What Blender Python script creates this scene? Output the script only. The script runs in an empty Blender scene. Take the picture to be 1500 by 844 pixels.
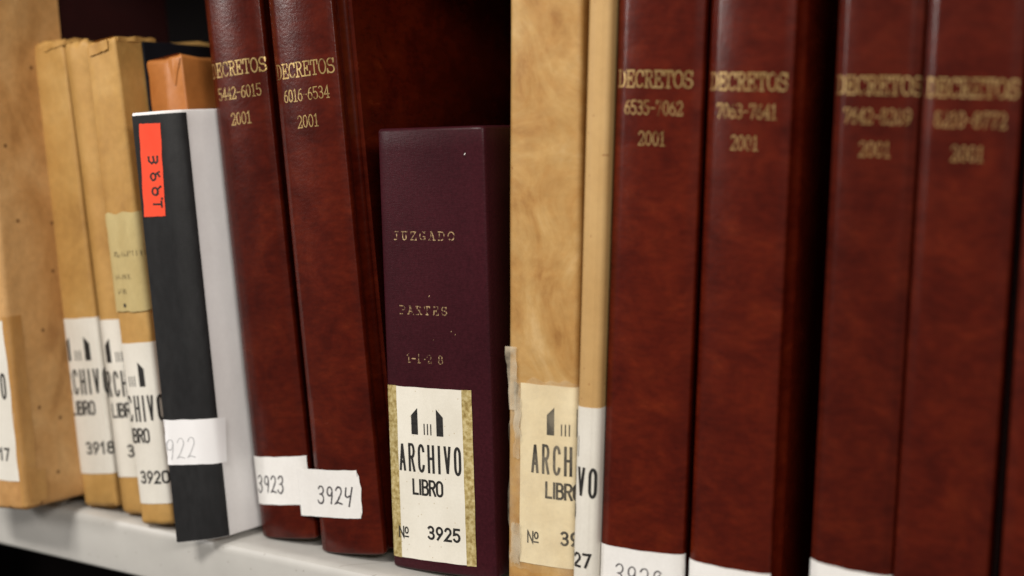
import bpy, math, random
from mathutils import Vector, Matrix, noise

R = math.radians
scene = bpy.context.scene
COL = scene.collection
random.seed(7)

# ------------------------------------------------------------------ camera
CAM_LOC = Vector((0.4273, -0.8386, 0.3396))
YAW, PITCH, ROLL = R(27.0), R(7.8), R(2.0)
fwd = Vector((-math.sin(YAW) * math.cos(PITCH), math.cos(YAW) * math.cos(PITCH), -math.sin(PITCH)))
rt = Vector((math.cos(YAW), math.sin(YAW), 0))
up = rt.cross(fwd)
r2 = rt * math.cos(ROLL) + up * math.sin(ROLL)
u2 = -rt * math.sin(ROLL) + up * math.cos(ROLL)
cam_data = bpy.data.cameras.new('camera')
cam = bpy.data.objects.new('camera', cam_data)
COL.objects.link(cam)
m3 = Matrix((r2, u2, -fwd)).transposed()
cam.matrix_world = Matrix.Translation(CAM_LOC) @ m3.to_4x4()
cam_data.lens = 50.0
cam_data.sensor_width = 36.0
cam_data.clip_start = 0.02
cam_data.clip_end = 50
cam_data.dof.use_dof = True
cam_data.dof.focus_distance = 0.985
cam_data.dof.aperture_fstop = 2.2
scene.camera = cam

# ------------------------------------------------------------------ light
world = bpy.data.worlds.new('World')
scene.world = world
world.use_nodes = True
bg = world.node_tree.nodes['Background']
bg.inputs['Color'].default_value = (1.0, 0.95, 0.88, 1)
bg.inputs['Strength'].default_value = 0.15


def area(name, loc, target, sx, sy, power, col):
    d = bpy.data.lights.new(name, 'AREA')
    d.shape = 'RECTANGLE'
    d.size, d.size_y, d.energy, d.color = sx, sy, power, col
    o = bpy.data.objects.new(name, d)
    o.location = loc
    v = Vector(target) - Vector(loc)
    o.rotation_euler = v.to_track_quat('-Z', 'Y').to_euler()
    COL.objects.link(o)
    return o


area('ceiling_panel_light', (-0.50, -1.85, 1.85), (-0.1, 0, 0.15), 0.7, 0.30, 58, (1.0, 0.95, 0.88))
area('far_left_tube_light', (-2.25, -1.90, 0.85), (-0.15, 0, 0.2), 0.22, 0.40, 24, (1.0, 0.96, 0.92))
area('far_right_tube_light', (1.75, -2.00, 1.50), (-0.2, 0, 0.2), 1.6, 0.35, 48, (1.0, 0.94, 0.87))

scene.view_settings.view_transform = 'Standard'
scene.view_settings.look = 'None'
scene.view_settings.exposure = -0.10
scene.view_settings.gamma = 1.0
scene.view_settings.use_curve_mapping = False


# ------------------------------------------------------------------ materials
def nd(nt, t, **kw):
    n = nt.nodes.new(t)
    for k, v in kw.items():
        setattr(n, k, v)
    return n


def ramp_set(r, stops):
    e = r.color_ramp.elements
    while len(e) > 1:
        e.remove(e[-1])
    e[0].position = stops[0][0]
    e[0].color = (*stops[0][1], 1)
    for p, c in stops[1:]:
        x = e.new(p)
        x.color = (*c, 1)


def material(name, stops, scale=(20, 20, 20), detail=6, distortion=0.0, nrough=0.6, rough=0.6, spec=0.35,
             bump=None, fine=None, spots=None, metallic=0.0, coat=0.0, sheen=0.0, wear=None, rough_var=0.0, vary=0.0, crumple=None):
    m = bpy.data.materials.new(name)
    m.use_nodes = True
    nt = m.node_tree
    L = nt.links.new
    p = nt.nodes['Principled BSDF']
    out = nt.nodes['Material Output']
    tc = nd(nt, 'ShaderNodeTexCoord')
    oi = nd(nt, 'ShaderNodeObjectInfo')
    mul = nd(nt, 'ShaderNodeMath', operation='MULTIPLY')
    mul.inputs[1].default_value = 13.7
    L(oi.outputs['Random'], mul.inputs[0])
    add = nd(nt, 'ShaderNodeVectorMath', operation='ADD')
    L(tc.outputs['Object'], add.inputs[0])
    L(mul.outputs[0], add.inputs[1])
    vec = add.outputs[0]
    mp = nd(nt, 'ShaderNodeMapping')
    mp.inputs['Scale'].default_value = scale
    L(vec, mp.inputs['Vector'])
    n = nd(nt, 'ShaderNodeTexNoise')
    n.inputs['Scale'].default_value = 1.0
    n.inputs['Detail'].default_value = detail
    n.inputs['Roughness'].default_value = nrough
    n.inputs['Distortion'].default_value = distortion
    L(mp.outputs[0], n.inputs['Vector'])
    r = nd(nt, 'ShaderNodeValToRGB')
    ramp_set(r, stops)
    L(n.outputs['Fac'], r.inputs['Fac'])
    col = r.outputs['Color']
    if fine:
        fs, amt = fine
        mpf = nd(nt, 'ShaderNodeMapping')
        mpf.inputs['Scale'].default_value = fs if isinstance(fs, tuple) else (fs,) * 3
        L(vec, mpf.inputs['Vector'])
        nf = nd(nt, 'ShaderNodeTexNoise')
        nf.inputs['Scale'].default_value = 1.0
        nf.inputs['Detail'].default_value = 3
        L(mpf.outputs[0], nf.inputs['Vector'])
        mr = nd(nt, 'ShaderNodeMapRange')
        mr.inputs['From Min'].default_value = 0.25
        mr.inputs['From Max'].default_value = 0.75
        mr.inputs['To Min'].default_value = 1 - amt
        mr.inputs['To Max'].default_value = 1 + amt
        L(nf.outputs['Fac'], mr.inputs['Value'])
        vm = nd(nt, 'ShaderNodeVectorMath', operation='SCALE')
        L(col, vm.inputs[0])
        L(mr.outputs[0], vm.inputs['Scale'])
        col = vm.outputs[0]
    if spots:
        ss, thr, sc_ = spots
        v = nd(nt, 'ShaderNodeTexVoronoi', voronoi_dimensions='2D')
        v.inputs['Scale'].default_value = ss
        sx = nd(nt, 'ShaderNodeSeparateXYZ')
        L(vec, sx.inputs[0])
        ad = nd(nt, 'ShaderNodeMath', operation='SUBTRACT')
        L(sx.outputs['Y'], ad.inputs[0])
        L(sx.outputs['X'], ad.inputs[1])
        cx = nd(nt, 'ShaderNodeCombineXYZ')
        L(ad.outputs[0], cx.inputs['X'])
        L(sx.outputs['Z'], cx.inputs['Y'])
        L(cx.outputs[0], v.inputs['Vector'])
        mr = nd(nt, 'ShaderNodeMapRange')
        mr.inputs['From Min'].default_value = thr
        mr.inputs['From Max'].default_value = thr * 1.9
        mr.inputs['To Min'].default_value = 0.75
        mr.inputs['To Max'].default_value = 0.0
        L(v.outputs['Distance'], mr.inputs['Value'])
        mx = nd(nt, 'ShaderNodeMix', data_type='RGBA')
        L(mr.outputs[0], mx.inputs['Factor'])
        L(col, mx.inputs['A'])
        mx.inputs['B'].default_value = (*sc_, 1)
        col = mx.outputs['Result']
    if vary:
        mv = nd(nt, 'ShaderNodeMapRange')
        mv.inputs['To Min'].default_value = 1 - vary
        mv.inputs['To Max'].default_value = 1 + vary
        L(oi.outputs['Random'], mv.inputs['Value'])
        vs = nd(nt, 'ShaderNodeVectorMath', operation='SCALE')
        L(col, vs.inputs[0])
        L(mv.outputs[0], vs.inputs['Scale'])
        col = vs.outputs[0]
    L(col, p.inputs['Base Color'])
    p.inputs['Roughness'].default_value = rough
    if rough_var:
        mr = nd(nt, 'ShaderNodeMapRange')
        mr.inputs['To Min'].default_value = max(0.05, rough - rough_var)
        mr.inputs['To Max'].default_value = rough + rough_var
        L(n.outputs['Fac'], mr.inputs['Value'])
        L(mr.outputs[0], p.inputs['Roughness'])
    p.inputs['Specular IOR Level'].default_value = spec
    p.inputs['Metallic'].default_value = metallic
    p.inputs['Coat Weight'].default_value = coat
    p.inputs['Coat Roughness'].default_value = 0.25
    p.inputs['Sheen Weight'].default_value = sheen
    prev = None
    for (bs, st, dist) in (bump or []):
        mpb = nd(nt, 'ShaderNodeMapping')
        mpb.inputs['Scale'].default_value = bs if isinstance(bs, tuple) else (bs,) * 3
        L(vec, mpb.inputs['Vector'])
        nb = nd(nt, 'ShaderNodeTexNoise')
        nb.inputs['Scale'].default_value = 1.0
        nb.inputs['Detail'].default_value = 2
        L(mpb.outputs[0], nb.inputs['Vector'])
        b = nd(nt, 'ShaderNodeBump')
        b.inputs['Strength'].default_value = st
        b.inputs['Distance'].default_value = dist
        L(nb.outputs['Fac'], b.inputs['Height'])
        if prev:
            L(prev, b.inputs['Normal'])
        prev = b.outputs['Normal']
    if crumple:
        cscale, cst, cd = crumple
        mpc = nd(nt, 'ShaderNodeMapping')
        mpc.inputs['Scale'].default_value = cscale
        mpc.inputs['Rotation'].default_value = (0.4, 0.3, 0.2)
        L(vec, mpc.inputs['Vector'])
        nw_ = nd(nt, 'ShaderNodeTexNoise')
        nw_.inputs['Scale'].default_value = 0.8
        L(mpc.outputs[0], nw_.inputs['Vector'])
        mxv = nd(nt, 'ShaderNodeVectorMath', operation='ADD')
        L(mpc.outputs[0], mxv.inputs[0])
        L(nw_.outputs['Color'], mxv.inputs[1])
        vc = nd(nt, 'ShaderNodeTexVoronoi', feature='F1')
        vc.inputs['Scale'].default_value = 1.0
        L(mxv.outputs[0], vc.inputs['Vector'])
        bc = nd(nt, 'ShaderNodeBump')
        bc.inputs['Strength'].default_value = cst
        bc.inputs['Distance'].default_value = cd
        L(vc.outputs['Distance'], bc.inputs['Height'])
        if prev:
            L(prev, bc.inputs['Normal'])
        prev = bc.outputs['Normal']
    if prev:
        L(prev, p.inputs['Normal'])
    if wear:
        ws, lo, hi, base = wear
        nw = nd(nt, 'ShaderNodeTexNoise')
        nw.inputs['Scale'].default_value = ws
        nw.inputs['Detail'].default_value = 4
        L(vec, nw.inputs['Vector'])
        mr = nd(nt, 'ShaderNodeMapRange')
        mr.inputs['From Min'].default_value = lo
        mr.inputs['From Max'].default_value = hi
        L(nw.outputs['Fac'], mr.inputs['Value'])
        tr = nd(nt, 'ShaderNodeBsdfTransparent')
        mx = nd(nt, 'ShaderNodeMixShader')
        L(mr.outputs[0], mx.inputs['Fac'])
        L(tr.outputs[0], mx.inputs[1])
        L(p.outputs[0], mx.inputs[2])
        L(mx.outputs[0], out.inputs['Surface'])
    return m


MAT = {}
MAT['red'] = material('red_leatherette', [(0.25, (0.034, 0.0029, 0.0013)), (0.45, (0.058, 0.0050, 0.0016)), (0.58, (0.076, 0.0072, 0.0019)), (0.78, (0.110, 0.0130, 0.0026))],
                      scale=(30, 30, 36), detail=9, distortion=0.5, nrough=0.70, rough=0.25, spec=0.30,
                      bump=[(420, 0.26, 0.0004), (1100, 0.16, 0.0002), (30, 0.10, 0.001)], fine=((120, 120, 320), 0.20), rough_var=0.07, vary=0.16)
MAT['maroon'] = material('maroon_bookcloth', [(0.3, (0.027, 0.0045, 0.0075)), (0.7, (0.043, 0.0070, 0.0112))],
                         scale=(14, 14, 10), rough=0.36, spec=0.15,
                         bump=[((250, 250, 1400), 0.28, 0.0003), ((1400, 1400, 250), 0.2, 0.0003)], fine=((500, 500, 500), 0.22))
MAT['board'] = material('dark_maroon_board', [(0.3, (0.012, 0.003, 0.0035)), (0.7, (0.022, 0.0048, 0.0052))], rough=0.6, spec=0.12, bump=[(600, 0.4, 0.0003)])
KB = [((15, 15, 11), 0.6, 0.005), ((70, 70, 55), 0.5, 0.0012), (900, 0.25, 0.0002)]
MAT['kraft'] = material('kraft_paper', [(0.24, (0.29, 0.145, 0.038)), (0.42, (0.41, 0.224, 0.063)), (0.56, (0.45, 0.256, 0.077)), (0.78, (0.54, 0.335, 0.122))],
                        scale=(17, 17, 13), detail=7, distortion=0.3, nrough=0.65, rough=0.55, spec=0.3, bump=KB, fine=((220, 220, 180), 0.07), vary=0.07, crumple=((26, 26, 17), 0.35, 0.003))
MAT['kraft_stained'] = material('stained_kraft_paper', [(0.25, (0.26, 0.115, 0.032)), (0.45, (0.45, 0.24, 0.085)), (0.62, (0.52, 0.305, 0.125)), (0.8, (0.57, 0.36, 0.17))],
                                scale=(16, 16, 12), detail=8, distortion=0.6, rough=0.6, spec=0.25, bump=KB, crumple=((26, 26, 17), 0.35, 0.003), fine=((200, 200, 200), 0.09), spots=(24, 0.026, (0.10, 0.04, 0.012)))
MAT['kraft_swirl'] = material('brushed_kraft_paper', [(0.28, (0.27, 0.120, 0.028)), (0.42, (0.38, 0.200, 0.058)), (0.56, (0.44, 0.258, 0.088)), (0.74, (0.53, 0.350, 0.155))],
                              scale=(22, 22, 18), detail=9, distortion=1.3, nrough=0.66, rough=0.5, spec=0.35, bump=KB, fine=((130, 130, 170), 0.08), spots=(17, 0.012, (0.25, 0.11, 0.03)))
MAT['kraft_pale'] = material('pale_kraft_paper', [(0.3, (0.42, 0.245, 0.088)), (0.7, (0.51, 0.325, 0.135))],
                             scale=(12, 12, 9), rough=0.5, spec=0.35, bump=[((15, 15, 11), 0.3, 0.004)], fine=((200, 200, 200), 0.04), spots=(55, 0.022, (0.25, 0.1, 0.03)))
MAT['kraft_orange'] = material('orange_kraft_paper', [(0.3, (0.34, 0.110, 0.022)), (0.7, (0.46, 0.175, 0.046))],
                               scale=(18, 18, 12), rough=0.42, spec=0.4, bump=KB, crumple=((26, 26, 17), 0.45, 0.003), fine=((300, 300, 300), 0.06))
MAT['label'] = material('white_label_paper', [(0.3, (0.62, 0.585, 0.515)), (0.7, (0.71, 0.68, 0.615))], scale=(30, 30, 20), rough=0.55, spec=0.3,
                        bump=[(40, 0.3, 0.001), (700, 0.12, 0.0002)], fine=((600, 600, 600), 0.03))
MAT['label_warm'] = material('ivory_label_paper', [(0.3, (0.66, 0.62, 0.53)), (0.7, (0.76, 0.725, 0.64))], scale=(30, 30, 20), rough=0.5, spec=0.3,
                             bump=[(40, 0.15, 0.001), (700, 0.12, 0.0002)], fine=((600, 600, 600), 0.03), spots=(70, 0.02, (0.45, 0.36, 0.22)))
MAT['bright_sticker'] = material('bright_white_sticker', [(0.3, (0.84, 0.83, 0.84)), (0.7, (0.90, 0.89, 0.90))], scale=(30, 30, 20), rough=0.4, spec=0.4, bump=[(50, 0.15, 0.001)])
MAT['sticker'] = material('white_sticker_paper', [(0.3, (0.70, 0.68, 0.655)), (0.7, (0.79, 0.775, 0.755))], scale=(30, 30, 20), rough=0.5, spec=0.3,
                          bump=[(60, 0.15, 0.001)], fine=((500, 500, 500), 0.03))
MAT['label_cream'] = material('yellowed_label_paper', [(0.3, (0.66, 0.54, 0.33)), (0.7, (0.77, 0.67, 0.46))], scale=(24, 24, 14), rough=0.5, spec=0.35,
                              bump=[(40, 0.15, 0.001)], fine=((500, 500, 500), 0.03))
MAT['old_label'] = material('aged_typed_label_paper', [(0.3, (0.40, 0.30, 0.125)), (0.7, (0.52, 0.42, 0.20))], scale=(40, 40, 12), rough=0.5, spec=0.35,
                            bump=[(50, 0.3, 0.001)], fine=((400, 400, 200), 0.05))
MAT['speckle'] = material('speckled_tan_tape', [(0.34, (0.24, 0.165, 0.05)), (0.5, (0.40, 0.31, 0.125)), (0.64, (0.52, 0.43, 0.22))], scale=(330, 330, 330), detail=4, rough=0.5,
                          bump=[(400, 0.2, 0.0003)], fine=((60, 60, 30), 0.16))
MAT['brown_tape'] = material('brown_paper_tape', [(0.3, (0.35, 0.170, 0.045)), (0.7, (0.46, 0.255, 0.085))], scale=(30, 30, 12), rough=0.4, spec=0.4, bump=KB, fine=((200, 200, 200), 0.06))
MAT['black'] = material('black_tape', [(0.3, (0.0125, 0.0125, 0.0135)), (0.7, (0.0210, 0.0210, 0.0220))], scale=(30, 30, 8), rough=0.42, spec=0.24, fine=((250, 250, 90), 0.2),
                        bump=[((300, 300, 1500), 0.3, 0.0002), (40, 0.1, 0.001)])
MAT['white_cover'] = material('white_card_cover', [(0.3, (0.76, 0.74, 0.735)), (0.7, (0.86, 0.845, 0.845))], scale=(14, 14, 9), rough=0.5, spec=0.3,
                              bump=[((20, 20, 14), 0.5, 0.003)], fine=((300, 300, 300), 0.02))
MAT['red_label'] = material('fluorescent_red_paper', [(0.3, (0.80, 0.060, 0.022)), (0.7, (0.88, 0.085, 0.034))], scale=(40, 40, 20), rough=0.5, spec=0.3, bump=[(60, 0.1, 0.001)])
MAT['page'] = material('page_edges', [(0.3, (0.50, 0.42, 0.28)), (0.7, (0.66, 0.58, 0.42))], scale=(1500, 6, 6), rough=0.8, bump=[((1500, 4, 4), 0.4, 0.0004)])
MAT['ink'] = material('black_printing_ink', [(0.3, (0.012, 0.011, 0.011)), (0.7, (0.030, 0.028, 0.026))], scale=(500, 500, 500), rough=0.5, spec=0.3)
MAT['pen'] = material('dark_pen_ink', [(0.3, (0.03, 0.028, 0.032)), (0.7, (0.12, 0.11, 0.115))], scale=(600, 600, 600), rough=0.5)
MAT['pencil'] = material('grey_pencil', [(0.3, (0.42, 0.42, 0.43)), (0.7, (0.58, 0.58, 0.59))], scale=(600, 600, 600), rough=0.6)
MAT['type_ink'] = material('faded_type_ink', [(0.3, (0.09, 0.07, 0.035)), (0.7, (0.24, 0.19, 0.09))], scale=(500, 500, 500), rough=0.6, wear=(420, 0.38, 0.55, 0))
MAT['gold'] = material('gold_foil', [(0.3, (0.34, 0.215, 0.068)), (0.7, (0.55, 0.39, 0.17))], scale=(160, 160, 160), rough=0.36, spec=0.5, metallic=0.70,
                       bump=[(300, 0.2, 0.0004)], wear=(150, 0.26, 0.47, 0))
MAT['gold_worn'] = material('worn_gold_foil', [(0.3, (0.40, 0.25, 0.12)), (0.7, (0.62, 0.44, 0.24))], scale=(300, 300, 300), rough=0.42, spec=0.5, metallic=0.5,
                            wear=(520, 0.42, 0.60, 0))
MAT['shelf'] = material('grey_painted_steel', [(0.3, (0.45, 0.437, 0.41)), (0.7, (0.50, 0.487, 0.46))], scale=(6, 6, 6), rough=0.38, spec=0.45, bump=[(260, 0.06, 0.0004)], fine=((40, 40, 40), 0.06), spots=(45, 0.02, (0.3, 0.28, 0.25)))
MAT['back'] = material('shade_darkened_steel', [(0.3, (0.0045, 0.0028, 0.0028)), (0.7, (0.0065, 0.004, 0.004))], scale=(5, 5, 5), rough=0.7, spec=0.08)  # near-black colour stands in for the shade inside and under the shelf
MAT['navy_board'] = material('black_blue_board', [(0.3, (0.006, 0.007, 0.011)), (0.7, (0.010, 0.012, 0.018))], rough=0.6, spec=0.15, bump=[(500, 0.3, 0.0003)])
MAT['speck'] = material('white_paper_speck', [(0.3, (0.5, 0.48, 0.45)), (0.7, (0.7, 0.68, 0.65))], scale=(300, 300, 300), rough=0.7)


def clear_tape_mat(name, lo, hi, col):
    m = bpy.data.materials.new(name)
    m.use_nodes = True
    nt = m.node_tree
    p = nt.nodes['Principled BSDF']
    p.inputs['Base Color'].default_value = (*col, 1)
    p.inputs['Roughness'].default_value = 0.22
    n = nd(nt, 'ShaderNodeTexNoise')
    n.inputs['Scale'].default_value = 70
    n.inputs['Detail'].default_value = 5
    tc = nd(nt, 'ShaderNodeTexCoord')
    nt.links.new(tc.outputs['Object'], n.inputs['Vector'])
    mr = nd(nt, 'ShaderNodeMapRange')
    mr.inputs['From Min'].default_value = 0.4
    mr.inputs['From Max'].default_value = 0.72
    mr.inputs['To Min'].default_value = lo
    mr.inputs['To Max'].default_value = hi
    nt.links.new(n.outputs['Fac'], mr.inputs['Value'])
    nt.links.new(mr.outputs[0], p.inputs['Alpha'])
    b = nd(nt, 'ShaderNodeBump')
    b.inputs['Strength'].default_value = 0.4
    b.inputs['Distance'].default_value = 0.001
    nt.links.new(n.outputs['Fac'], b.inputs['Height'])
    nt.links.new(b.outputs['Normal'], p.inputs['Normal'])
    return m


MAT['clear_tape'] = clear_tape_mat('clear_yellowed_tape', 0.02, 0.14, (0.72, 0.62, 0.45))
MAT['torn_tape'] = clear_tape_mat('torn_milky_tape', 0.10, 0.55, (0.70, 0.60, 0.44))


# ------------------------------------------------------------------ mesh helpers
def mesh_obj(name, verts, faces, mat, parent=None, smooth=True, angle=40):
    me = bpy.data.meshes.new(name)
    me.from_pydata([tuple(v) for v in verts], [], faces)
    me.validate()
    me.update()
    if smooth:
        me.polygons.foreach_set('use_smooth', [True] * len(me.polygons))
        try:
            me.set_sharp_from_angle(angle=R(angle))
        except Exception:
            pass
    me.materials.append(MAT[mat])
    o = bpy.data.objects.new(name, me)
    COL.objects.link(o)
    if parent:
        o.parent = parent
    return o


def thing(name, label, cat, loc, lean=0.0, yaw=0.0, group=None):
    o = bpy.data.objects.new(name, None)
    o.empty_display_size = 0.03
    COL.objects.link(o)
    o.matrix_world = Matrix.Translation(Vector(loc)) @ Matrix.Rotation(R(-yaw), 4, 'Z') @ Matrix.Rotation(R(-lean), 4, 'Y')
    o['label'] = label
    o['category'] = cat
    if group:
        o['group'] = group
    return o


def catmull(P, n):
    out = []
    for i in range(len(P) - 1):
        p0 = P[max(i - 1, 0)]; p1 = P[i]; p2 = P[i + 1]; p3 = P[min(i + 2, len(P) - 1)]
        for k in range(n):
            t = k / n
            out.append(tuple(0.5 * ((2 * p1[j]) + (-p0[j] + p2[j]) * t + (2 * p0[j] - 5 * p1[j] + 4 * p2[j] - p3[j]) * t * t
                                    + (-p0[j] + 3 * p1[j] - 3 * p2[j] + p3[j]) * t ** 3) for j in (0, 1)))
    out.append(tuple(P[-1]))
    return out


class Outline:
    """Open outline of a book seen from above: left side at the back, round the spine, right side at the back.
    s runs along it in metres, s = 0 at the point nearest to `zero`; outward normal on the left hand."""

    def __init__(self, pts, zero=(0, 0), disp=None, H=0.4):
        self.p = [Vector(q) for q in pts]
        self.s = [0.0]
        for a, b in zip(self.p, self.p[1:]):
            self.s.append(self.s[-1] + (b - a).length)
        k = min(range(len(self.p)), key=lambda i: (self.p[i] - Vector(zero)).length)
        s0 = self.s[k]
        self.s = [v - s0 for v in self.s]
        self.n = []
        for i in range(len(self.p)):
            a = self.p[max(i - 1, 0)]
            b = self.p[min(i + 1, len(self.p) - 1)]
            d = (b - a).normalized()
            self.n.append(Vector((d.y, -d.x)))
        self.disp = disp
        self.H = H

    def at(self, s, z, off=0.0):
        S = self.s
        if s <= S[0]:
            i, t = 0, 0.0
        elif s >= S[-1]:
            i, t = len(S) - 2, 1.0
        else:
            lo, hi = 0, len(S) - 1
            while hi - lo > 1:
                mid = (lo + hi) // 2
                if S[mid] <= s:
                    lo = mid
                else:
                    hi = mid
            i, t = lo, (s - S[lo]) / (S[lo + 1] - S[lo])
        p = self.p[i].lerp(self.p[i + 1], t)
        n = self.n[i].lerp(self.n[i + 1], t).normalized()
        d = off + (self.disp(s, z) if self.disp else 0.0)
        return Vector((p.x + n.x * d, p.y + n.y * d, z))


def end_rings(H, rad, n=4):
    """(z, inset) pairs rounding both ends over rad"""
    a = []
    for k in range(n + 1):
        th = math.pi / 2 * k / n
        a.append((rad * (1 - math.sin(th)), rad * (1 - math.cos(th))))
    bot = [(z, i) for (z, i) in reversed([(rad * (1 - math.cos(math.pi / 2 * k / n)), rad * (1 - math.sin(math.pi / 2 * k / n))) for k in range(n + 1)])]
    bot.sort()
    return bot


def solid_body(name, o, H, mat, parent, rad=0.004, nz=40, topj=None, cap_dip=0.0, botj=None):
    """a closed volume with the outline o, ends rounded, topj(s) lifts the top edge"""
    rings = end_rings(H, rad)
    zz = [(z, i, -1) for z, i in rings]
    for k in range(1, nz):
        zz.append((rad + (H - 2 * rad) * k / nz, 0.0, 0))
    zz += [(H - z, i, 1) for z, i in reversed(rings)]
    N = len(o.p)
    V, Fc = [], []
    for (z, ins, e) in zz:
        for i in range(N):
            s = o.s[i]
            zl = z
            if topj:
                zl += topj(s) * max(0.0, (z / H - 0.86) / 0.14) ** 2
            if botj:
                zl += botj(s) * max(0.0, (0.1 - z / H) / 0.1) ** 2
            V.append(o.at(s, zl, -ins))
    for r in range(len(zz) - 1):
        for i in range(N - 1):
            a = r * N + i
            Fc.append((a, a + 1, a + N + 1, a + N))
        Fc.append((r * N + N - 1, r * N, (r + 1) * N, (r + 1) * N + N - 1))
    # caps as strips between mirrored outline points
    for base, flip in ((0, True), ((len(zz) - 1) * N, False)):
        i, j = 0, N - 1
        while i < j - 1:
            q = (base + i, base + i + 1, base + j - 1, base + j) if i + 1 < j - 1 else (base + i, base + i + 1, base + j)
            Fc.append(q if flip else tuple(reversed(q)))
            i += 1
            j -= 1
    return mesh_obj(name, V, Fc, mat, parent, angle=50)


def shell_body(name, o, H, mat, parent, th=0.0028, rad=0.0022, nz=24):
    """a hard case: the outline given a board thickness, both ends rounded"""
    rings = end_rings(H, rad, 3)
    zz = [(z, i) for z, i in rings]
    for k in range(1, nz):
        zz.append((rad + (H - 2 * rad) * k / nz, 0.0))
    zz += [(H - z, i) for z, i in reversed(rings)]
    N = len(o.p)
    V, Fc = [], []
    for (z, ins) in zz:
        for i in range(N):
            V.append(o.at(o.s[i], z, -ins))
    M = len(zz) * N
    for z in (0.0006, H - 0.0006):
        for i in range(N):
            V.append(o.at(o.s[i], z, -th))
    for r in range(len(zz) - 1):
        for i in range(N - 1):
            a = r * N + i
            Fc.append((a, a + 1, a + N + 1, a + N))
    for i in range(N - 1):
        Fc.append((M + i + 1, M + i, M + N + i, M + N + i + 1))
        Fc.append((i + 1, i, M + i, M + i + 1))
        t = (len(zz) - 1) * N
        Fc.append((t + i, t + i + 1, M + N + i + 1, M + N + i))
    return mesh_obj(name, V, Fc, mat, parent, angle=50)


def box(name, x0, x1, y0, y1, z0, z1, mat, parent, bev=0.0):
    V = [(x, y, z) for x in (x0, x1) for y in (y0, y1) for z in (z0, z1)]
    Fc = [(0, 1, 3, 2), (4, 6, 7, 5), (0, 4, 5, 1), (2, 3, 7, 6), (0, 2, 6, 4), (1, 5, 7, 3)]
    o = mesh_obj(name, V, Fc, mat, parent, smooth=False)
    if bev:
        b = o.modifiers.new('bevel', 'BEVEL')
        b.width = bev
        b.segments = 3
    return o


def patch(name, o, s0, s1, z0, z1, mat, parent, off=0.0003, rot=0.0, step=0.0015, edge=0.0, th=0.00025, curl=None, path=None, jag=None):
    """a paper sheet that lies on the outline surface; edge = uneven cut, curl(u,v) lifts it, jag(u,v) moves points in the sheet"""
    nu = max(2, int((s1 - s0) / step))
    nv = max(2, int((z1 - z0) / 0.004))
    V, Fc = [], []
    cs, sn = math.cos(R(rot)), math.sin(R(rot))
    sc_, zc = (s0 + s1) / 2, (z0 + z1) / 2
    f = path or (lambda s, z, d: o.at(s, z, d))
    for layer in (off, off - th):
        for j in range(nv + 1):
            for i in range(nu + 1):
                u, v = i / nu, j / nv
                a = s0 + (s1 - s0) * u - sc_
                b = z0 + (z1 - z0) * v - zc
                if edge:
                    a += edge * noise.noise((s0 * 50 + v * 7, u * 3, 1.3)) * (1 if u in (0, 1) else 0)
                    b += edge * noise.noise((u * 7, s0 * 50 + v * 3, 5.1)) * (1 if v in (0, 1) else 0)
                if jag:
                    da, db = jag(u, v)
                    a += da
                    b += db
                s = sc_ + a * cs - b * sn
                z = zc + a * sn + b * cs
                V.append(f(s, z, layer + (curl(u, v) if curl else 0)))
    W = nu + 1
    T = W * (nv + 1)
    for j in range(nv):
        for i in range(nu):
            a = j * W + i
            Fc.append((a, a + 1, a + W + 1, a + W))
            Fc.append((T + a + 1, T + a, T + a + W, T + a + W + 1))
    for i in range(nu):
        Fc.append((i + 1, i, T + i, T + i + 1))
        a = nv * W + i
        Fc.append((a, a + 1, T + a + 1, T + a))
    for j in range(nv):
        a = j * W
        Fc.append((a, a + W, T + a + W, T + a))
        a = j * W + nu
        Fc.append((a + W, a, T + a, T + a + W))
    return mesh_obj(name, V, Fc, mat, parent, angle=35)


# ------------------------------------------------------------------ lettering
def arc(cx, cy, rx, ry, a0, a1, n=10):
    return [(cx + rx * math.cos(R(a0 + (a1 - a0) * k / n)), cy + ry * math.sin(R(a0 + (a1 - a0) * k / n))) for k in range(n + 1)]


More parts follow.
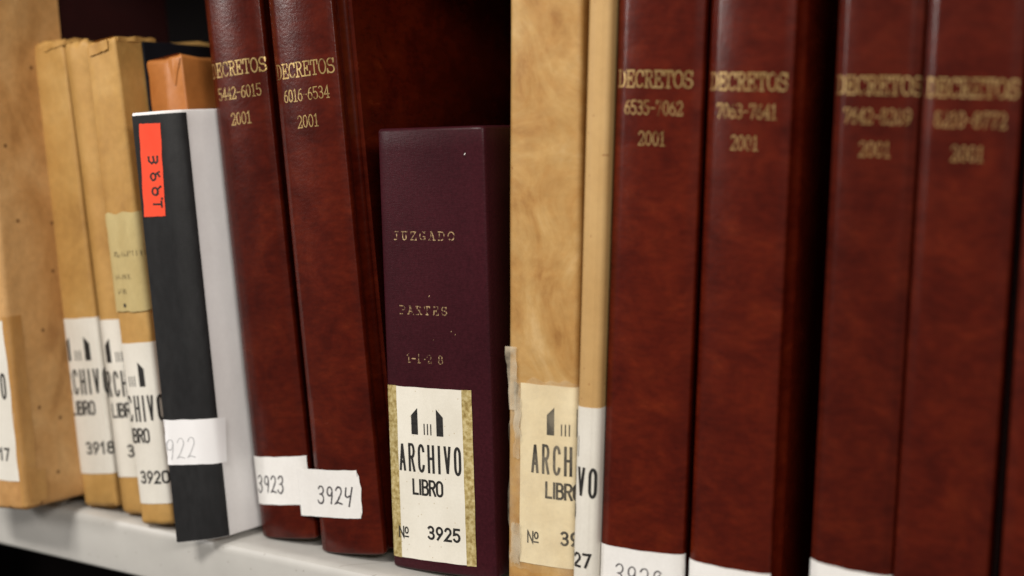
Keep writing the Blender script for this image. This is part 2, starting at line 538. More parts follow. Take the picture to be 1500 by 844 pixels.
SANS = {
    'A': (1, [[(0, 0), (.5, 1), (1, 0)], [(.17, .30), (.83, .30)]]),
    'R': (1, [[(0, 0), (0, 1), (.55, 1)] + arc(.55, .76, .42, .24, 90, -90) + [(0, .52)], [(.5, .52), (1, 0)]]),
    'C': (1, [arc(.5, .74, .5, .26, 10, 180, 8) + arc(.5, .26, .5, .26, 180, 350, 8)]),
    'H': (1, [[(0, 0), (0, 1)], [(1, 0), (1, 1)], [(0, .52), (1, .52)]]),
    'I': (.25, [[(.5, 0), (.5, 1)]]),
    'V': (1, [[(0, 1), (.5, 0), (1, 1)]]),
    'O': (1, [arc(.5, .74, .5, .26, 0, 180, 8) + arc(.5, .26, .5, .26, 180, 360, 8) + [(1, .74)]]),
    'L': (.85, [[(0, 1), (0, 0), (1, 0)]]),
    'B': (1, [[(0, 0), (0, 1), (.5, 1)] + arc(.5, .76, .42, .24, 90, -90) + [(0, .52)], [(.5, .52)] + arc(.55, .26, .45, .26, 90, -90) + [(0, 0)]]),
    'N': (1, [[(0, 0), (0, 1), (1, 0), (1, 1)]]),
    '0': (1, [arc(.5, .70, .5, .30, 0, 180, 8) + arc(.5, .30, .5, .30, 180, 360, 8) + [(1, .70)]]),
    '1': (.7, [[(.1, .78), (.6, 1), (.6, 0)]]),
    '2': (1, [arc(.5, .72, .46, .28, 165, -30, 8) + [(0, 0), (1, 0)]]),
    '3': (1, [arc(.45, .75, .45, .25, 150, -75, 8) + [(.35, .52)], [(.35, .52)] + arc(.47, .26, .5, .26, 80, -150, 9)]),
    '5': (1, [[(.95, 1), (.12, 1), (.05, .55)] + arc(.48, .31, .5, .31, 125, -150, 9)]),
    '6': (1, [[(.85, 1), (.15, .5)] + arc(.5, .30, .48, .30, 150, -210, 14)]),
    '7': (1, [[(0, 1), (1, 1), (.35, 0)]]),
    '8': (1, [arc(.5, .76, .40, .24, 0, 360, 14), arc(.5, .27, .5, .27, 90, 450, 14)]),
    '9': (1, [[(.15, 0), (.85, .5)] + arc(.5, .70, .48, .30, -30, 330, 14)]),
}
SF = lambda x, y, w=.22: [(x - w, y), (x + w, y)]
SERIF = {
    'D': (1, [[(.18, 0), (.18, 1)], [(0, 1), (.45, 1)] + arc(.45, .5, .5, .5, 90, -90, 12) + [(0, 0)]]),
    'E': (1, [[(.2, 0), (.2, 1)], [(0, 1), (.9, 1), (.9, .76)], [(.2, .52), (.62, .52)], [(.62, .66), (.62, .38)], [(0, 0), (.95, 0), (.95, .26)]]),
    'C': (1, [[(.92, .98), (.92, .70)], arc(.52, .5, .48, .5, 38, 320, 16)]),
    'R': (1, [[(.2, 0), (.2, 1)], [(0, 1), (.5, 1)] + arc(.5, .76, .36, .24, 90, -90) + [(.2, .52)], [(.52, .52), (.86, .0), (1.02, .0)], [(0, 0), (.42, 0)]]),
    'T': (1, [[(.03, .72), (.03, 1), (.97, 1), (.97, .72)], [(.5, 1), (.5, 0)], [(.28, 0), (.72, 0)]]),
    'O': (1, [arc(.5, .5, .48, .5, 0, 360, 20)]),
    'S': (1, [[(.86, .98), (.86, .72)], arc(.48, .75, .38, .25, 30, 250, 10) + arc(.5, .26, .42, .26, 90, -150, 12), [(.06, .28), (.06, .0)]]),
    'J': (1, [[(.70, 1), (.70, .26)] + arc(.42, .24, .28, .24, 0, -120, 8), [(.45, 1), (.95, 1)]]),
    'U': (1, [[(.2, 1), (.2, .32)] + arc(.5, .30, .30, .30, 180, 360, 10) + [(.8, 1)], SF(.2, 1, .18), SF(.8, 1, .18)]),
    'Z': (1, [[(.08, .76), (.08, 1), (.9, 1), (.06, 0), (.94, 0), (.94, .26)]]),
    'G': (1, [[(.9, .98), (.9, .72)], arc(.5, .5, .46, .5, 40, 340, 16), [(.6, .42), (1.0, .42)], [(.9, .42), (.9, .05)]]),
    'A': (1, [[(.12, 0), (.48, 1), (.86, 0)], [(.25, .34), (.74, .34)], SF(.12, 0, .16), SF(.86, 0, .16), [(.3, 1), (.5, 1)]]),
    'P': (1, [[(.2, 0), (.2, 1)], [(0, 1), (.5, 1)] + arc(.5, .74, .40, .26, 90, -90) + [(.2, .48)], [(0, 0), (.45, 0)]]),
    '-': (.8, [[(.1, .48), (.9, .48)]]),
    ' ': (.9, []),
    '0': (.9, [arc(.5, .5, .42, .5, 0, 360, 18)]),
    '1': (.8, [[(.15, .84), (.5, 1), (.5, 0)], [(.1, 0), (.9, 0)]]),
    '2': (.9, [arc(.48, .72, .42, .28, 170, -35, 10) + [(.05, 0), (.92, 0), (.92, .2)]]),
    '3': (.9, [arc(.45, .76, .38, .24, 150, -80, 9) + [(.35, .53)], [(.35, .53)] + arc(.47, .27, .43, .27, 85, -155, 10)]),
    '4': (.9, [[(.72, 0), (.72, 1), (.04, .30), (.98, .30)], [(.45, 0), (.98, 0)]]),
    '5': (.9, [[(.88, 1), (.16, 1), (.12, .56)] + arc(.48, .31, .44, .31, 130, -150, 10)]),
    '6': (.9, [[(.82, .97), (.45, .9), (.12, .5)] + arc(.5, .30, .42, .30, 160, -200, 14)]),
    '7': (.9, [[(.08, .78), (.08, 1), (.92, 1), (.4, 0)]]),
    '8': (.9, [arc(.5, .76, .34, .24, 0, 360, 14), arc(.5, .27, .43, .27, 90, 450, 14)]),
    '9': (.9, [[(.18, .03), (.55, .1), (.88, .5)] + arc(.5, .70, .42, .30, -20, 340, 14)]),
}


def layout(txt, font, x0, x1, z0, z1, gap=0.35):
    """strokes of a line of text fitted to the box x0..x1, z0..z1"""
    tot = sum(font[c][0] for c in txt) + gap * (len(txt) - 1)
    k = (x1 - x0) / tot
    x = x0
    out = []
    for c in txt:
        w, st = font[c]
        for s in st:
            out.append([(x + px * w * k, z0 + py * (z1 - z0)) for px, py in s])
        x += (w + gap) * k
    return out


def lettering(name, strokes, width, mat, parent, place, jitter=0.0, seed=0):
    """strokes drawn as flat ribbons of the given width; place(u, v, lift) maps them onto the surface"""
    V, Fc = [], []
    rnd = random.Random(seed)
    lift = 0.0
    for st in strokes:
        P = []
        for a, b in zip(st, st[1:]):
            a, b = Vector(a), Vector(b)
            n = max(1, int((b - a).length / 0.0006))
            for k in range(n):
                P.append(a.lerp(b, k / n))
        P.append(Vector(st[-1]))
        Q = [P[0]]
        for p in P[1:]:
            if (p - Q[-1]).length > 1e-6:
                Q.append(p)
        P = Q
        if len(P) < 2:
            continue
        closed = (P[0] - P[-1]).length < width * 0.4
        base = len(V)
        n = len(P)
        for i in range(n):
            d0 = (P[i] - P[i - 1]).normalized() if i > 0 else None
            d1 = (P[i + 1] - P[i]).normalized() if i < n - 1 else None
            if closed and i in (0, n - 1):
                d0 = (P[-1] - P[-2]).normalized()
                d1 = (P[1] - P[0]).normalized()
            if d0 is None:
                d0 = d1
            if d1 is None:
                d1 = d0
            t = d0 + d1
            if t.length < 0.2:
                t = d1.copy()
            t.normalize()
            nn = Vector((-t.y, t.x))
            c = max(0.42, nn.dot(Vector((-d1.y, d1.x))))
            w = width / 2 / c * (1 + jitter * (rnd.random() - 0.5))
            p = P[i].copy()
            if not closed and i == 0:
                p -= d1 * width * 0.42
            if not closed and i == n - 1:
                p += d0 * width * 0.42
            for sgn in (1, -1):
                V.append(place(p.x + nn.x * w * sgn, p.y + nn.y * w * sgn, lift))
        for i in range(n - 1):
            a = base + 2 * i
            Fc.append((a, a + 1, a + 3, a + 2))
        lift += 0.000006
    return mesh_obj(name, V, Fc, mat, parent, smooth=False)


def fill_polys(name, polys, mat, parent, place, step=0.002):
    V, Fc = [], []
    for (a, b, c, d) in polys:              # quads bottom-left, bottom-right, top-right, top-left
        n = max(1, int(abs(b[0] - a[0]) / step))
        base = len(V)
        for k in range(n + 1):
            t = k / n
            V.append(place(a[0] + (b[0] - a[0]) * t, a[1] + (b[1] - a[1]) * t, 0))
            V.append(place(d[0] + (c[0] - d[0]) * t, d[1] + (c[1] - d[1]) * t, 0))
        for k in range(n):
            q = base + 2 * k
            Fc.append((q, q + 2, q + 3, q + 1))
    return mesh_obj(name, V, Fc, mat, parent, smooth=False)


def archive_label(book, o, s0, z0, number, mat='label', rot=0.0, off=0.0004, bands=False, w=0.0685, h=0.1235, show_no=True):
    """printed archive label, left lower corner at s0, z0 of the book surface"""
    lab = patch('archive_label', o, s0, s0 + w, z0, z0 + h, mat, book, off=off, rot=rot, edge=0.00025, step=0.0008)
    cs, sn = math.cos(R(rot)), math.sin(R(rot))
    sc_, zc = s0 + w / 2, z0 + h / 2

    def place(u, v, lift, extra=0.00014):
        a, b = u - w / 2, v - h / 2
        return o.at(sc_ + a * cs - b * sn, zc + a * sn + b * cs, off + extra + lift)

    fill_polys('tower_emblem', [
        ((.0200, .0900), (.0254, .0900), (.0254, .1090), (.0200, .1035)),
        ((.0406, .0900), (.0460, .0900), (.0460, .1035), (.0406, .1090)),
        ((.0302, .0903), (.0311, .0903), (.0311, .0982), (.0302, .0982)),
        ((.0329, .0903), (.0338, .0903), (.0338, .0982), (.0329, .0982)),
        ((.0356, .0903), (.0365, .0903), (.0365, .0982), (.0356, .0982))], 'ink', lab, place)
    lettering('lettering', layout('ARCHIVO', SANS, .0096, .0584, .0640, .0826, 1.15), .0019, 'ink', lab, place)
    lettering('lettering', layout('LIBRO', SANS, .0200, .0437, .0475, .0576, .36), .0017, 'ink', lab, place)
    if show_no:
        nn = layout('N', SANS, .0064, .0102, .0146, .0225) + [[(x, z) for x, z in arc(.0128, .0201, .0013, .0022, 0, 360, 10)], [(.0113, .0155), (.0142, .0155)]]
        lettering('lettering', nn, .00105, 'ink', lab, place)
    lettering('number', layout(number, SANS, .0312, .0562, .0162, .0248, .50), .0017, 'ink', lab, place)
    if bands:
        for a, b in ((0.0, .0078), (.0612, w)):
            patch('tape_band', o, s0 + a - 0.0001, s0 + b + 0.0002, z0 - 0.0003, z0 + h + 0.0003, 'speckle', book, off=off + 0.00005 if a else off + 0.00005, rot=0, edge=0.00025, th=0.0001)
    return lab


# ------------------------------------------------------------------ the shelf
def build_shelf():
    t = thing('metal_shelf', 'grey painted steel shelf with rounded front lip under the row of books', 'shelf', (0, 0, 0))
    X0, X1 = -1.0, 1.0
    prof = [(0.325, 0.0), (0.2, 0.0), (0.05, 0.0), (-0.010, 0.0), (-0.0150, -0.0004), (-0.0180, -0.0018), (-0.0195, -0.0042),
            (-0.0198, -0.008), (-0.0198, -0.038), (-0.0192, -0.0415), (-0.0170, -0.0432), (-0.012, -0.0434), (0.0, -0.0434),
            (0.0, -0.0410), (-0.012, -0.0410), (-0.0165, -0.0390), (-0.0172, -0.03), (-0.0172, -0.008), (-0.013, -0.0026), (0.05, -0.0024), (0.325, -0.0024)]

    def board(name, dz):
        V, Fc = [], []
        n = len(prof)
        xs = [X0 + (X1 - X0) * k / 8 for k in range(9)]
        for x in xs:
            for (y, z) in prof:
                V.append((x, y, z + dz))
        for k in range(8):
            for i in range(n):
                j = (i + 1) % n
                Fc.append((k * n + i, k * n + j, (k + 1) * n + j, (k + 1) * n + i))
        Fc.append(tuple(reversed(range(n))))
        Fc.append(tuple(8 * n + i for i in range(n)))
        return mesh_obj(name, V, Fc, 'shelf', t, angle=30)
    board('shelf_board', 0.0)
    board('unseen_upper_shelf_board', 0.53)  # unseen board above the frame, added to shade the interior behind the books
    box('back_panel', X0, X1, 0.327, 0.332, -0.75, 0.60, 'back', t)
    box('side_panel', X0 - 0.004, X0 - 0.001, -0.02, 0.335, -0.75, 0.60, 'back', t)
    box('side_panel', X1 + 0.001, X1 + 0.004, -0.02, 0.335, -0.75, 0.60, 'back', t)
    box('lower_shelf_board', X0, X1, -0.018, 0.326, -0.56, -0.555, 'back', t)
    return t


build_shelf()


# ------------------------------------------------------------------ the books
def red_outline(t, D, sag):
    L = [(0.0, D), (0.0, D * .7), (0.0, D * .4), (0.0, 0.030), (0.0, 0.0215), (0.0003, 0.0190), (0.0020, 0.0165), (0.0030, 0.0130), (0.0024, 0.0098), (0.0009, 0.0070),
         (0.0001, 0.0045), (0.0001, 0.0025), (0.0005, 0.0010), (0.0016, 0.0002)]
    front = []
    n = 12
    for k in range(1, n):
        x = 0.0016 + (t - 0.0032) * k / n
        q = 2 * (x / t) - 1
        front.append((x, 0.0005 - sag * (1 - q * q) ** 0.62))
    Rr = [(t - x, y) for x, y in reversed(L)]
    return catmull(L + front + Rr, 4)


def red_book(label, x, y, lean, t, lines, sag=0.0042, H=0.432, D=0.285, yaw=0.0, group='red gold-lettered volumes on the shelf', shift=0.0, seed=0):
    b = thing('bound_volume', label, 'book', (x, y, 0.0002), lean, yaw, group)
    o = Outline(red_outline(t, D, sag), (t / 2, -sag), H=H)
    shell_body('cover', o, H, 'red', b)
    box('page_block', 0.0036, t - 0.0036, 0.0085, D - 0.006, 0.0045, H - 0.0045, 'page', b)
    hw = [.0252, .0195, .0090]
    zc = [.3508, .3330, .3140]
    hh = [.0050, .0042, .0042]
    for k, txt in enumerate(lines):
        st = layout(txt, SERIF, -hw[k] + shift, hw[k] + shift, zc[k] - hh[k], zc[k] + hh[k], .16)
        lettering('gilt_title' if k == 0 else 'gilt_number', st, .00098 if k == 0 else .00072, 'gold', b,
                  lambda u, v, l: o.at(u, v, 0.00008 + l), jitter=0.12, seed=seed + k)
    return b, o


def handwriting(parent, o, glyphs, s0, z0, w, h, width, mat, off, slant=0.0, path=None, jitter=0.5):
    """glyphs: list of stroke lists in the unit box, laid out over w"""
    n = len(glyphs)
    st = []
    for k, g in enumerate(glyphs):
        for s in g:
            st.append([(s0 + (k + px * .72) * w / n + slant * py * h, z0 + py * h) for px, py in s])
    f = path or (lambda s, z, d: o.at(s, z, d))
    return lettering('handwritten_number', st, width, mat, parent, lambda u, v, l: f(u, v, off + l), jitter=jitter, seed=3)


HW = {
    '3': [arc(.4, .76, .42, .24, 160, -70, 8) + [(.3, .52)] + arc(.4, .24, .48, .28, 75, -160, 9)],
    '9': [arc(.45, .72, .38, .26, 20, 370, 12) + [(.84, .5), (.72, 0)]],
    '2': [arc(.42, .74, .42, .26, 165, -30, 8) + [(.35, .2), (.02, .02), (.4, .08), (.98, .0)]],
    '4': [[(.12, .95), (.05, .5), (.35, .40), (.85, .52)], [(.98, .98), (.62, -.12)]],
    '8': [[(.8, .9)] + arc(.45, .76, .34, .22, 40, 250, 8) + arc(.45, .25, .40, .27, 70, -250, 12) + [(.72, .8)]],
    '7': [[(.05, .92), (.9, .95), (.4, 0)]],
}

# --- 3917: stained parcel-wrapped volume at the far left
def soft(amp, k, seed):
    return lambda s, z: amp * (noise.noise((s * k, z * k * .28, seed)) + 0.5 * noise.noise((s * k * 3.2, z * k * .9, seed + 9)))


def wrap_outline(t, D, r=0.005, sag=0.001, n=9):
    P = [(0, D * (1 - k / 10)) for k in range(10)]
    P = [q for q in P if q[1] > r * 1.5]
    P += [(r - r * math.cos(R(a)), r - r * math.sin(R(a))) for a in range(0, 91, 15)]
    for k in range(1, n):
        x = r + (t - 2 * r) * k / n
        q = 2 * x / t - 1
        P.append((x, -sag * (1 - q * q)))
    P += [(t - r + r * math.sin(R(a)), r - r * math.cos(R(a))) for a in range(0, 91, 15)]
    Q = [(t, D * (1 - k / 10)) for k in range(10)]
    P += [q for q in reversed(Q) if q[1] > r * 1.5]
    return P


def wrapped(name, label, x, y, lean, yaw, t, H, D, mat, seed, amp=0.0012, r=0.005, sag=0.001, rad=0.006, topamp=0.003, group=None, k=14, part='wrapper', crumple=0.0):
    b = thing(name, label, 'book', (x, y, 0.0004), lean, yaw, group)
    smooth_part = soft(amp, k, seed)

    def base(s, z):
        e = max(0.0, (z / H - 0.90) / 0.10) + max(0.0, (0.07 - z / H) / 0.07)
        return smooth_part(s, z) + crumple * e * (noise.noise((s * 75, z * 60, seed + 3)) + 0.5 * noise.noise((s * 170, z * 150, seed + 5)))
    o = Outline(wrap_outline(t, D, r, sag), (r, 0), disp=base, H=H)
    tj = lambda s: topamp * (noise.noise((s * 45, seed, 2.0)) + 0.5 * noise.noise((s * 130, seed, 4.0)))
    bj = lambda s: 0.0006 + 0.0010 * abs(noise.noise((s * 60, seed, 7.0)))
    body = solid_body(part, o, H, mat, b, rad=rad, topj=tj, botj=bj)
    return b, o, body


GK = 'volumes wrapped in brown paper on the shelf'
# far left volume: dark boards, brown paper jacket over spine and the front of the sides
T17 = 0.07
b, o, body = wrapped('wrapped_volume', 'large stained brown-paper volume with dark spots at the far left end', -0.4442, -0.0597, 7.8, 7, T17, 0.44, 0.076, 'kraft_stained', 3.3, amp=0.0009, r=0.0045, rad=0.004, group=GK)
box('cover_board', 0.0015, 0.0045, 0.064, 0.190, 0.003, 0.436, 'board', b, bev=0.0008)
box('cover_board', T17 - 0.0045, T17 - 0.0012, 0.064, 0.190, 0.003, 0.436, 'board', b, bev=0.0008)
box('page_block', 0.0048, T17 - 0.0048, 0.072, 0.184, 0.006, 0.43, 'page', b)
archive_label(b, o, -0.0020, 0.0240, '3917', rot=-1.0)
patch('paper_tape', o, 0.0615, 0.0775, 0.004, 0.150, 'brown_tape', b, off=0.0005, edge=0.001, rot=0.4)
patch('paper_tape', o, 0.0700, 0.0850, 0.006, 0.030, 'brown_tape', b, off=0.0008, edge=0.001, rot=-2)

# 3918, 3919, 3920
b, o, body = wrapped('wrapped_volume', 'slim pale brown-paper volume numbered 3918, leaning against the stained volume', -0.3677, -0.0132, 8.5, 0, 0.0342, 0.3675, 0.20, 'kraft', 11.0, crumple=0.0022, amp=0.0011, r=0.003, rad=0.006, topamp=0.0060, group=GK)
archive_label(b, o, -0.0225, 0.0285, '3918')
patch('paper_fold', o, 0.012, 0.033, 0.3615, 0.3655, 'kraft', b, off=0.0009, edge=0.0014, jag=lambda u, v: (0, (u - .5) * .003))

b, o, body = wrapped('wrapped_volume', 'narrow brown-paper volume numbered 3919, mostly hidden between 3918 and 3920', -0.3295, -0.0125, 9.0, 0, 0.0255, 0.3690, 0.25, 'kraft', 23.0, crumple=0.0022, amp=0.0012, r=0.0035, rad=0.006, topamp=0.0055, group=GK)
archive_label(b, o, -0.0185, 0.0315, '3919')

b, o, body = wrapped('wrapped_volume', 'brown-paper volume numbered 3920 with an aged cream typed label above', -0.2998, -0.0235, 8.7, 0, 0.0305, 0.3700, 0.25, 'kraft', 37.0, crumple=0.0022, amp=0.0011, r=0.003, rad=0.005, topamp=0.0050, group=GK)
archive_label(b, o, -0.0275, 0.0180, '3920')
ol = patch('typed_label', o, -0.002, 0.050, 0.1655, 0.2400, 'old_label', b, off=0.0012, edge=0.0016, rot=-1.0)
rr = random.Random(4)
ty = []
for (z, a, e, hgt) in ((0.2075, 0.004, 0.036, .0036), (0.1905, 0.003, 0.0185, .0034), (0.1795, 0.004, 0.012, .0034)):
    x = a
    while x < e:
        ty.append([(x, z), (x, z + hgt)])
        if rr.random() < .6:
            ty.append([(x, z + hgt * rr.choice((0, .5, 1))), (x + .0014, z + hgt * rr.choice((0, .5, 1)))])
        x += .0021 + .0009 * rr.random()
lettering('faded_typing', ty, .0006, 'type_ink', ol, lambda u, v, l: o.at(u, v, 0.00145 + l))
lettering('ink_dot', [arc(.0085, .1705, .0006, .0009, 0, 360, 8)], .0014, 'ink', ol, lambda u, v, l: o.at(u, v, 0.00145 + l))
patch('paper_fold', o, 0.003, 0.0215, 0.3600, 0.3675, 'kraft', b, off=0.0014, edge=0.0009, th=0.0012, jag=lambda u, v: (0, (u - .5) * .0025))
patch('paper_fold', o, 0.0290, 0.070, 0.3672, 0.3708, 'kraft', b, off=0.0008, edge=0.0009, th=0.0006, rot=0.8)

# orange volume behind the black report
b, o, body = wrapped('wrapped_volume', 'orange-brown paper volume whose top shows above the black-spined report', -0.2651, 0.002, 8.7, 0, 0.0352, 0.3580, 0.25, 'kraft_orange', 51.0, crumple=0.0022, amp=0.0009, r=0.0022, rad=0.004, topamp=0.003, group=GK, k=18)
patch('paper_fold', o, 0.019, 0.0318, 0.336, 0.3560, 'kraft_orange', b, off=0.0008, edge=0.0003, curl=lambda u, v: 0.0016 * (1 - abs(2 * u - 1)) * v * .45, jag=lambda u, v: ((.5 - u) * .0118 * (1 - v), 0))

box('cover_board', -0.0030, -0.0012, 0.0015, 0.245, 0.003, 0.3728, 'navy_board', b, bev=0.0005)

# --- black-spined report
def report():
    H = 0.318
    b = thing('bound_report', 'black-spined report with white card cover and bright red spine label', 'book', (-0.2515, -0.0408, 0.0004), 7.8, 0)
    P = [(0.030, 0.21), (0.027, 0.15), (0.0235, 0.10), (0.0215, 0.06), (0.018, 0.036), (0.011, 0.020), (0.004, 0.0075), (0.0008, 0.0030), (0.0010, 0.0005), (0.0030, 0.0006),
         (0.010, 0.0050), (0.0165, 0.0088), (0.0206, 0.0113), (0.0245, 0.0146), (0.0280, 0.0185), (0.0303, 0.0225), (0.0325, 0.0330), (0.0350, 0.0450), (0.0375, 0.062), (0.0385, 0.10), (0.0392, 0.15), (0.040, 0.21)]
    o = Outline(catmull(P, 4), (0.0010, 0.0005), disp=soft(0.0004, 12, 71.0), H=H)
    solid_body('white_cover', o, H, 'white_cover', b, rad=0.0012)
    patch('spine_tape', o, -0.022, 0.0395, 0.0008, H - 0.0022, 'black', b, off=0.0006, th=0.0005)
    rl = patch('red_label', o, 0.0032, 0.0185, 0.2420, 0.3095, 'red_label', b, off=0.0010, edge=0.0004, rot=-2.6)
    # handwritten figures, turned a quarter, running up the strip
    w = []
    def g(strokes, zc, h=.0076, wd=.0068, xc=.0124):
        for s in strokes:
            w.append([(xc + (x - .5) * wd, zc + (y - .5) * h) for x, y in s])
    g([[(.02, .75), (.02, .35), (.30, .12), (.55, .3), (.50, .75)], [(.50, .25), (.75, .12), (.92, .3), (.95, .75)]], .2835)
    g([arc(.30, .42, .26, .34, 0, 360, 10), [(.52, .6), (.98, .85)], [(.75, .75), (.98, .4)]], .2715)
    g([arc(.34, .46, .30, .36, 0, 360, 10), [(.60, .62), (.98, .9)], [(.62, .7), (.6, .2)]], .2605)
    g([[(.06, .5), (.90, .42)], [(.90, .78), (.90, .10)]], .2510, h=.0062)
    g([[(.98, .9), (1.0, 1.0)]], .2518, h=.0062)
    lettering('handwritten_number', w, .0013, 'ink', rl, lambda u, v, l: o.at(u, v, 0.0011 + l), jitter=.4)
    sk = patch('number_sticker', o, -0.006, 0.0450, 0.0575, 0.0910, 'bright_sticker', b, off=0.0011, edge=0.0004, rot=-4.5)
    handwriting(sk, o, [HW['3'], HW['9'], HW['2'], HW['2']], -0.0085, 0.0630, 0.0310, 0.0150, 0.0008, 'pencil', 0.0012, slant=0.1)


report()

# --- red volumes, left pair
bk, o = red_book('dark red DECRETOS volume with handwritten sticker 3923, right of the white-covered report', -0.2078, 0.0055, 8.35, 0.0500, ['DECRETOS', '5442-6015', '2001'], shift=0.0006, seed=1)
s0 = -0.0225
lb = patch('number_sticker', o, s0 - 0.004, s0 + 0.0472, 0.0262, 0.0625, 'sticker', bk, off=0.0005, edge=0.0003, rot=0.5)
handwriting(lb, o, [HW['3'], HW['9'], HW['2'], HW['3']], s0 + 0.0005, 0.0355, 0.0270, 0.0125, 0.0012, 'pen', 0.0006, slant=0.12)

bk, o = red_book('dark red DECRETOS volume with torn sticker 3924 jutting past its spine', -0.1505, 0.0015, 7.80, 0.0545, ['DECRETOS', '6016-6534', '2001'], shift=0.0002, seed=11)
sL = -0.0270


def flap(s, z, d):
    """sticker 3924: lies on the spine, its left end runs straight on past the spine's left shoulder"""
    s_edge = -0.0215
    if s >= s_edge:
        return o.at(s, z, d)
    a = o.at(s_edge, z, d)
    c = o.at(s_edge + 0.004, z, d)
    dr = (a - c).normalized()
    dr = (dr * 0.75 + Vector((-1, -0.05, 0)) * 0.25).normalized()
    return a + dr * (s_edge - s)


lb = patch('number_sticker', o, -0.0425, 0.0150, 0.0270, 0.0622, 'sticker', bk, off=0.0006, edge=0.0004, rot=0.3, path=flap, step=0.001,
           jag=lambda u, v: ((0.0022 * noise.noise((v * 6, 0, 2)) - 0.006 * (2 * v - 1) ** 4 * 0.4) if u > 0.97 else 0.0, 0))
handwriting(lb, o, [HW['3'], HW['9'], HW['2'], HW['4']], -0.0240, 0.0375, 0.0330, 0.0125, 0.0013, 'pen', 0.0007, slant=0.12, path=flap)

# --- 3925 maroon cloth volume
T25, H25 = 0.0853, 0.3122
b = thing('court_volume', 'purple-maroon cloth volume lettered JUZGADO with printed label 3925', 'book', (-0.0897, 0.0025, 0.0003), 4.0, 0)
L25 = [(0.0, 0.27), (0.0, 0.15), (0.0, 0.05), (0.0, 0.012), (0.0001, 0.0060), (0.0006, 0.0022), (0.0022, 0.0003)]
fr = []
for k in range(1, 14):
    x = 0.0022 + (T25 - 0.0044) * k / 14
    q = 2 * x / T25 - 1
    fr.append((x, -0.0026 * (1 - q * q) ** .8))
R25 = [(T25 - x, y) for x, y in reversed(L25)]
o = Outline(catmull(L25 + fr + R25, 4), (0.0006, 0.0012), H=H25)
shell_body('cover', o, H25, 'maroon', b, th=0.004, rad=0.0026)
box('page_block', 0.0036, T25 - 0.0036, 0.004, 0.265, 0.004, H25 - 0.004, 'page', b)
archive_label(b, o, 0.0016, 0.0085, '3925', mat='label_warm', bands=True)
for txt, a, e, z, h in (('JUZGADO', .0112, .0610, .2352, .0056), ('PARTES', .0152, .0535, .1835, .0056), ('1-1-2 8', .0195, .0490, .1495, .0056)):
    lettering('gilt_title', layout(txt, SERIF, a, e, z, z + h, .55 if txt[0] != '1' else .2), .0008, 'gold_worn', b, lambda u, v, l: o.at(u, v, 0.00008 + l), jitter=.4, seed=5)
for (u, v, r_) in ((.0395, .1960, .0005), (.0372, .1675, .00035), (.0705, .2930, .0005), (.0560, .1720, .0004), (.0590, .1700, .0004), (.0420, .1660, .0003)):
    lettering('foil_fleck', [[(u, v), (u + r_, v + 1.6 * r_)]], r_ * 1.3, 'gold_worn' if v < .28 else 'speck', b, lambda a, c, l: o.at(a, c, 0.0001 + l))

# --- 3926, 3927
b, o, body = wrapped('wrapped_volume', 'tall blotchy tan paper volume with taped cream label, right of the maroon volume', 0.004, 0.0, 2.0, 0, 0.0525, 0.445, 0.27, 'kraft_swirl', 61.0, amp=0.0006, r=0.005, sag=0.0015, rad=0.005, group=GK)
archive_label(b, o, 0.0058, 0.0235, '3926', mat='label_cream', off=0.0006)
patch('clear_tape', o, -0.0030, 0.052, 0.0190, 0.1500, 'clear_tape', b, off=0.0013, edge=0.004, th=0.0001, rot=0.4)


def tape_flap(s, z, d):
    a = o.at(0.0, z, d)
    return a + Vector((-1, -0.25, 0)).normalized() * (-s) if s < 0 else o.at(s, z, d)


def torn(seed, amp):
    return lambda u, v: (amp * (noise.noise((v * 5, seed, 1)) + .6 * noise.noise((v * 17, seed, 2))) * (1 if (u < .05 or u > .95) else .3), amp * noise.noise((u * 8, seed, 3)) * (1 if v in (0, 1) else 0))


patch('torn_tape', o, -0.0056, 0.0030, 0.128, 0.171, 'torn_tape', b, off=0.0018, th=0.0001, path=tape_flap, step=0.0006, jag=lambda u, v: (torn(1.5, .0012)(u, v)[0] + (1 - v) * .0035 * (1 - u), 0))
patch('torn_tape', o, 0.0010, 0.0062, 0.095, 0.147, 'torn_tape', b, off=0.0016, th=0.0001, step=0.0006, jag=torn(4.2, .0022))
patch('torn_tape', o, -0.0005, 0.0070, 0.022, 0.050, 'torn_tape', b, off=0.0016, th=0.0001, step=0.0006, jag=torn(9.1, .0025))

b, o, body = wrapped('wrapped_volume', 'thin smooth tan paper volume numbered 3927, squeezed against the first right-hand red volume', 0.0557, -0.006, 0.9, 0, 0.0164, 0.44, 0.27, 'kraft_pale', 83.0, k=5, amp=0.0002, r=0.0045, sag=0.0006, rad=0.004, group=GK)
archive_label(b, o, -0.0478, 0.0145, '3927')

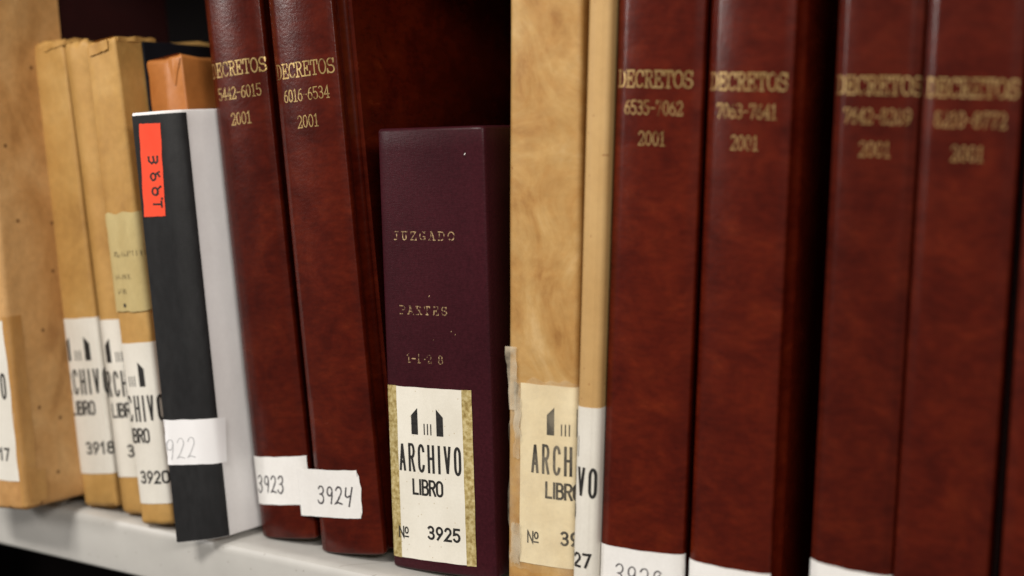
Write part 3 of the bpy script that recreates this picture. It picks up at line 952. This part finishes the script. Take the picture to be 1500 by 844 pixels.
# --- red volumes on the right
bk, o = red_book('dark red DECRETOS volume directly right of the thin tan volume, sticker 3928 at its foot', 0.0729, 0.0, 0.7, 0.0578, ['DECRETOS', '6535-7062', '2001'], shift=-0.0018, seed=21)
lb = patch('number_sticker', o, -0.0300, 0.0320, 0.012, 0.0480, 'sticker', bk, off=0.0005, edge=0.0003, rot=1.6)
handwriting(lb, o, [HW['3'], HW['9'], HW['2'], HW['8']], -0.0170, 0.0235, 0.0350, 0.0130, 0.0010, 'pen', 0.0006, slant=0.1)
bk, o = red_book('dark red DECRETOS volume numbered 7063-7641 with a wide dark gap on its right', 0.1341, 0.0015, 0.8, 0.055, ['DECRETOS', '7063-7641', '2001'], yaw=5.0, D=0.24, shift=-0.0003, seed=31)
patch('number_sticker', o, -0.0290, 0.0285, 0.012, 0.0475, 'sticker', bk, off=0.0005, edge=0.0003, rot=0.6)
bk, o = red_book('dark red DECRETOS volume numbered 7642-8209, first one right of the wide dark gap', 0.2130, 0.0, 0.75, 0.0495, ['DECRETOS', '7642-8209', '2001'], sag=0.0052, shift=0.0018, seed=41)
patch('number_sticker', o, -0.0275, 0.0270, 0.014, 0.0610, 'sticker', bk, off=0.0005, edge=0.0004, rot=-3.0)
bk, o = red_book('dark red DECRETOS volume numbered 8210-8772, second from the right edge', 0.2629, 0.0, 0.6, 0.0545, ['DECRETOS', '8210-8772', '2001'], shift=0.0006, seed=51)
bk, o = red_book('dark red volume cut off by the right edge of the picture', 0.3243, 0.0, 1.0, 0.052, [], seed=61)

# scrap of paper caught between the first two volumes
sc_v = [(-0.3985, -0.0150, 0.0006), (-0.3900, -0.0165, 0.0012), (-0.3868, -0.0110, 0.0040), (-0.3930, -0.0085, 0.0055), (-0.3990, -0.0095, 0.0032),
        (-0.3985, -0.0148, 0.0001), (-0.3900, -0.0163, 0.0005), (-0.3868, -0.0107, 0.0031), (-0.3930, -0.0080, 0.0046), (-0.3990, -0.0092, 0.0024)]
scrap = mesh_obj('paper_scrap', sc_v, [(0, 1, 2, 3), (0, 3, 4), (8, 7, 6, 5), (9, 8, 5), (0, 5, 6, 1), (1, 6, 7, 2), (2, 7, 8, 3), (3, 8, 9, 4), (4, 9, 5, 0)], 'speck', smooth=False)
scrap['label'] = 'tiny pale paper scrap on the shelf between the first two brown-paper volumes'
scrap['category'] = 'paper scrap'
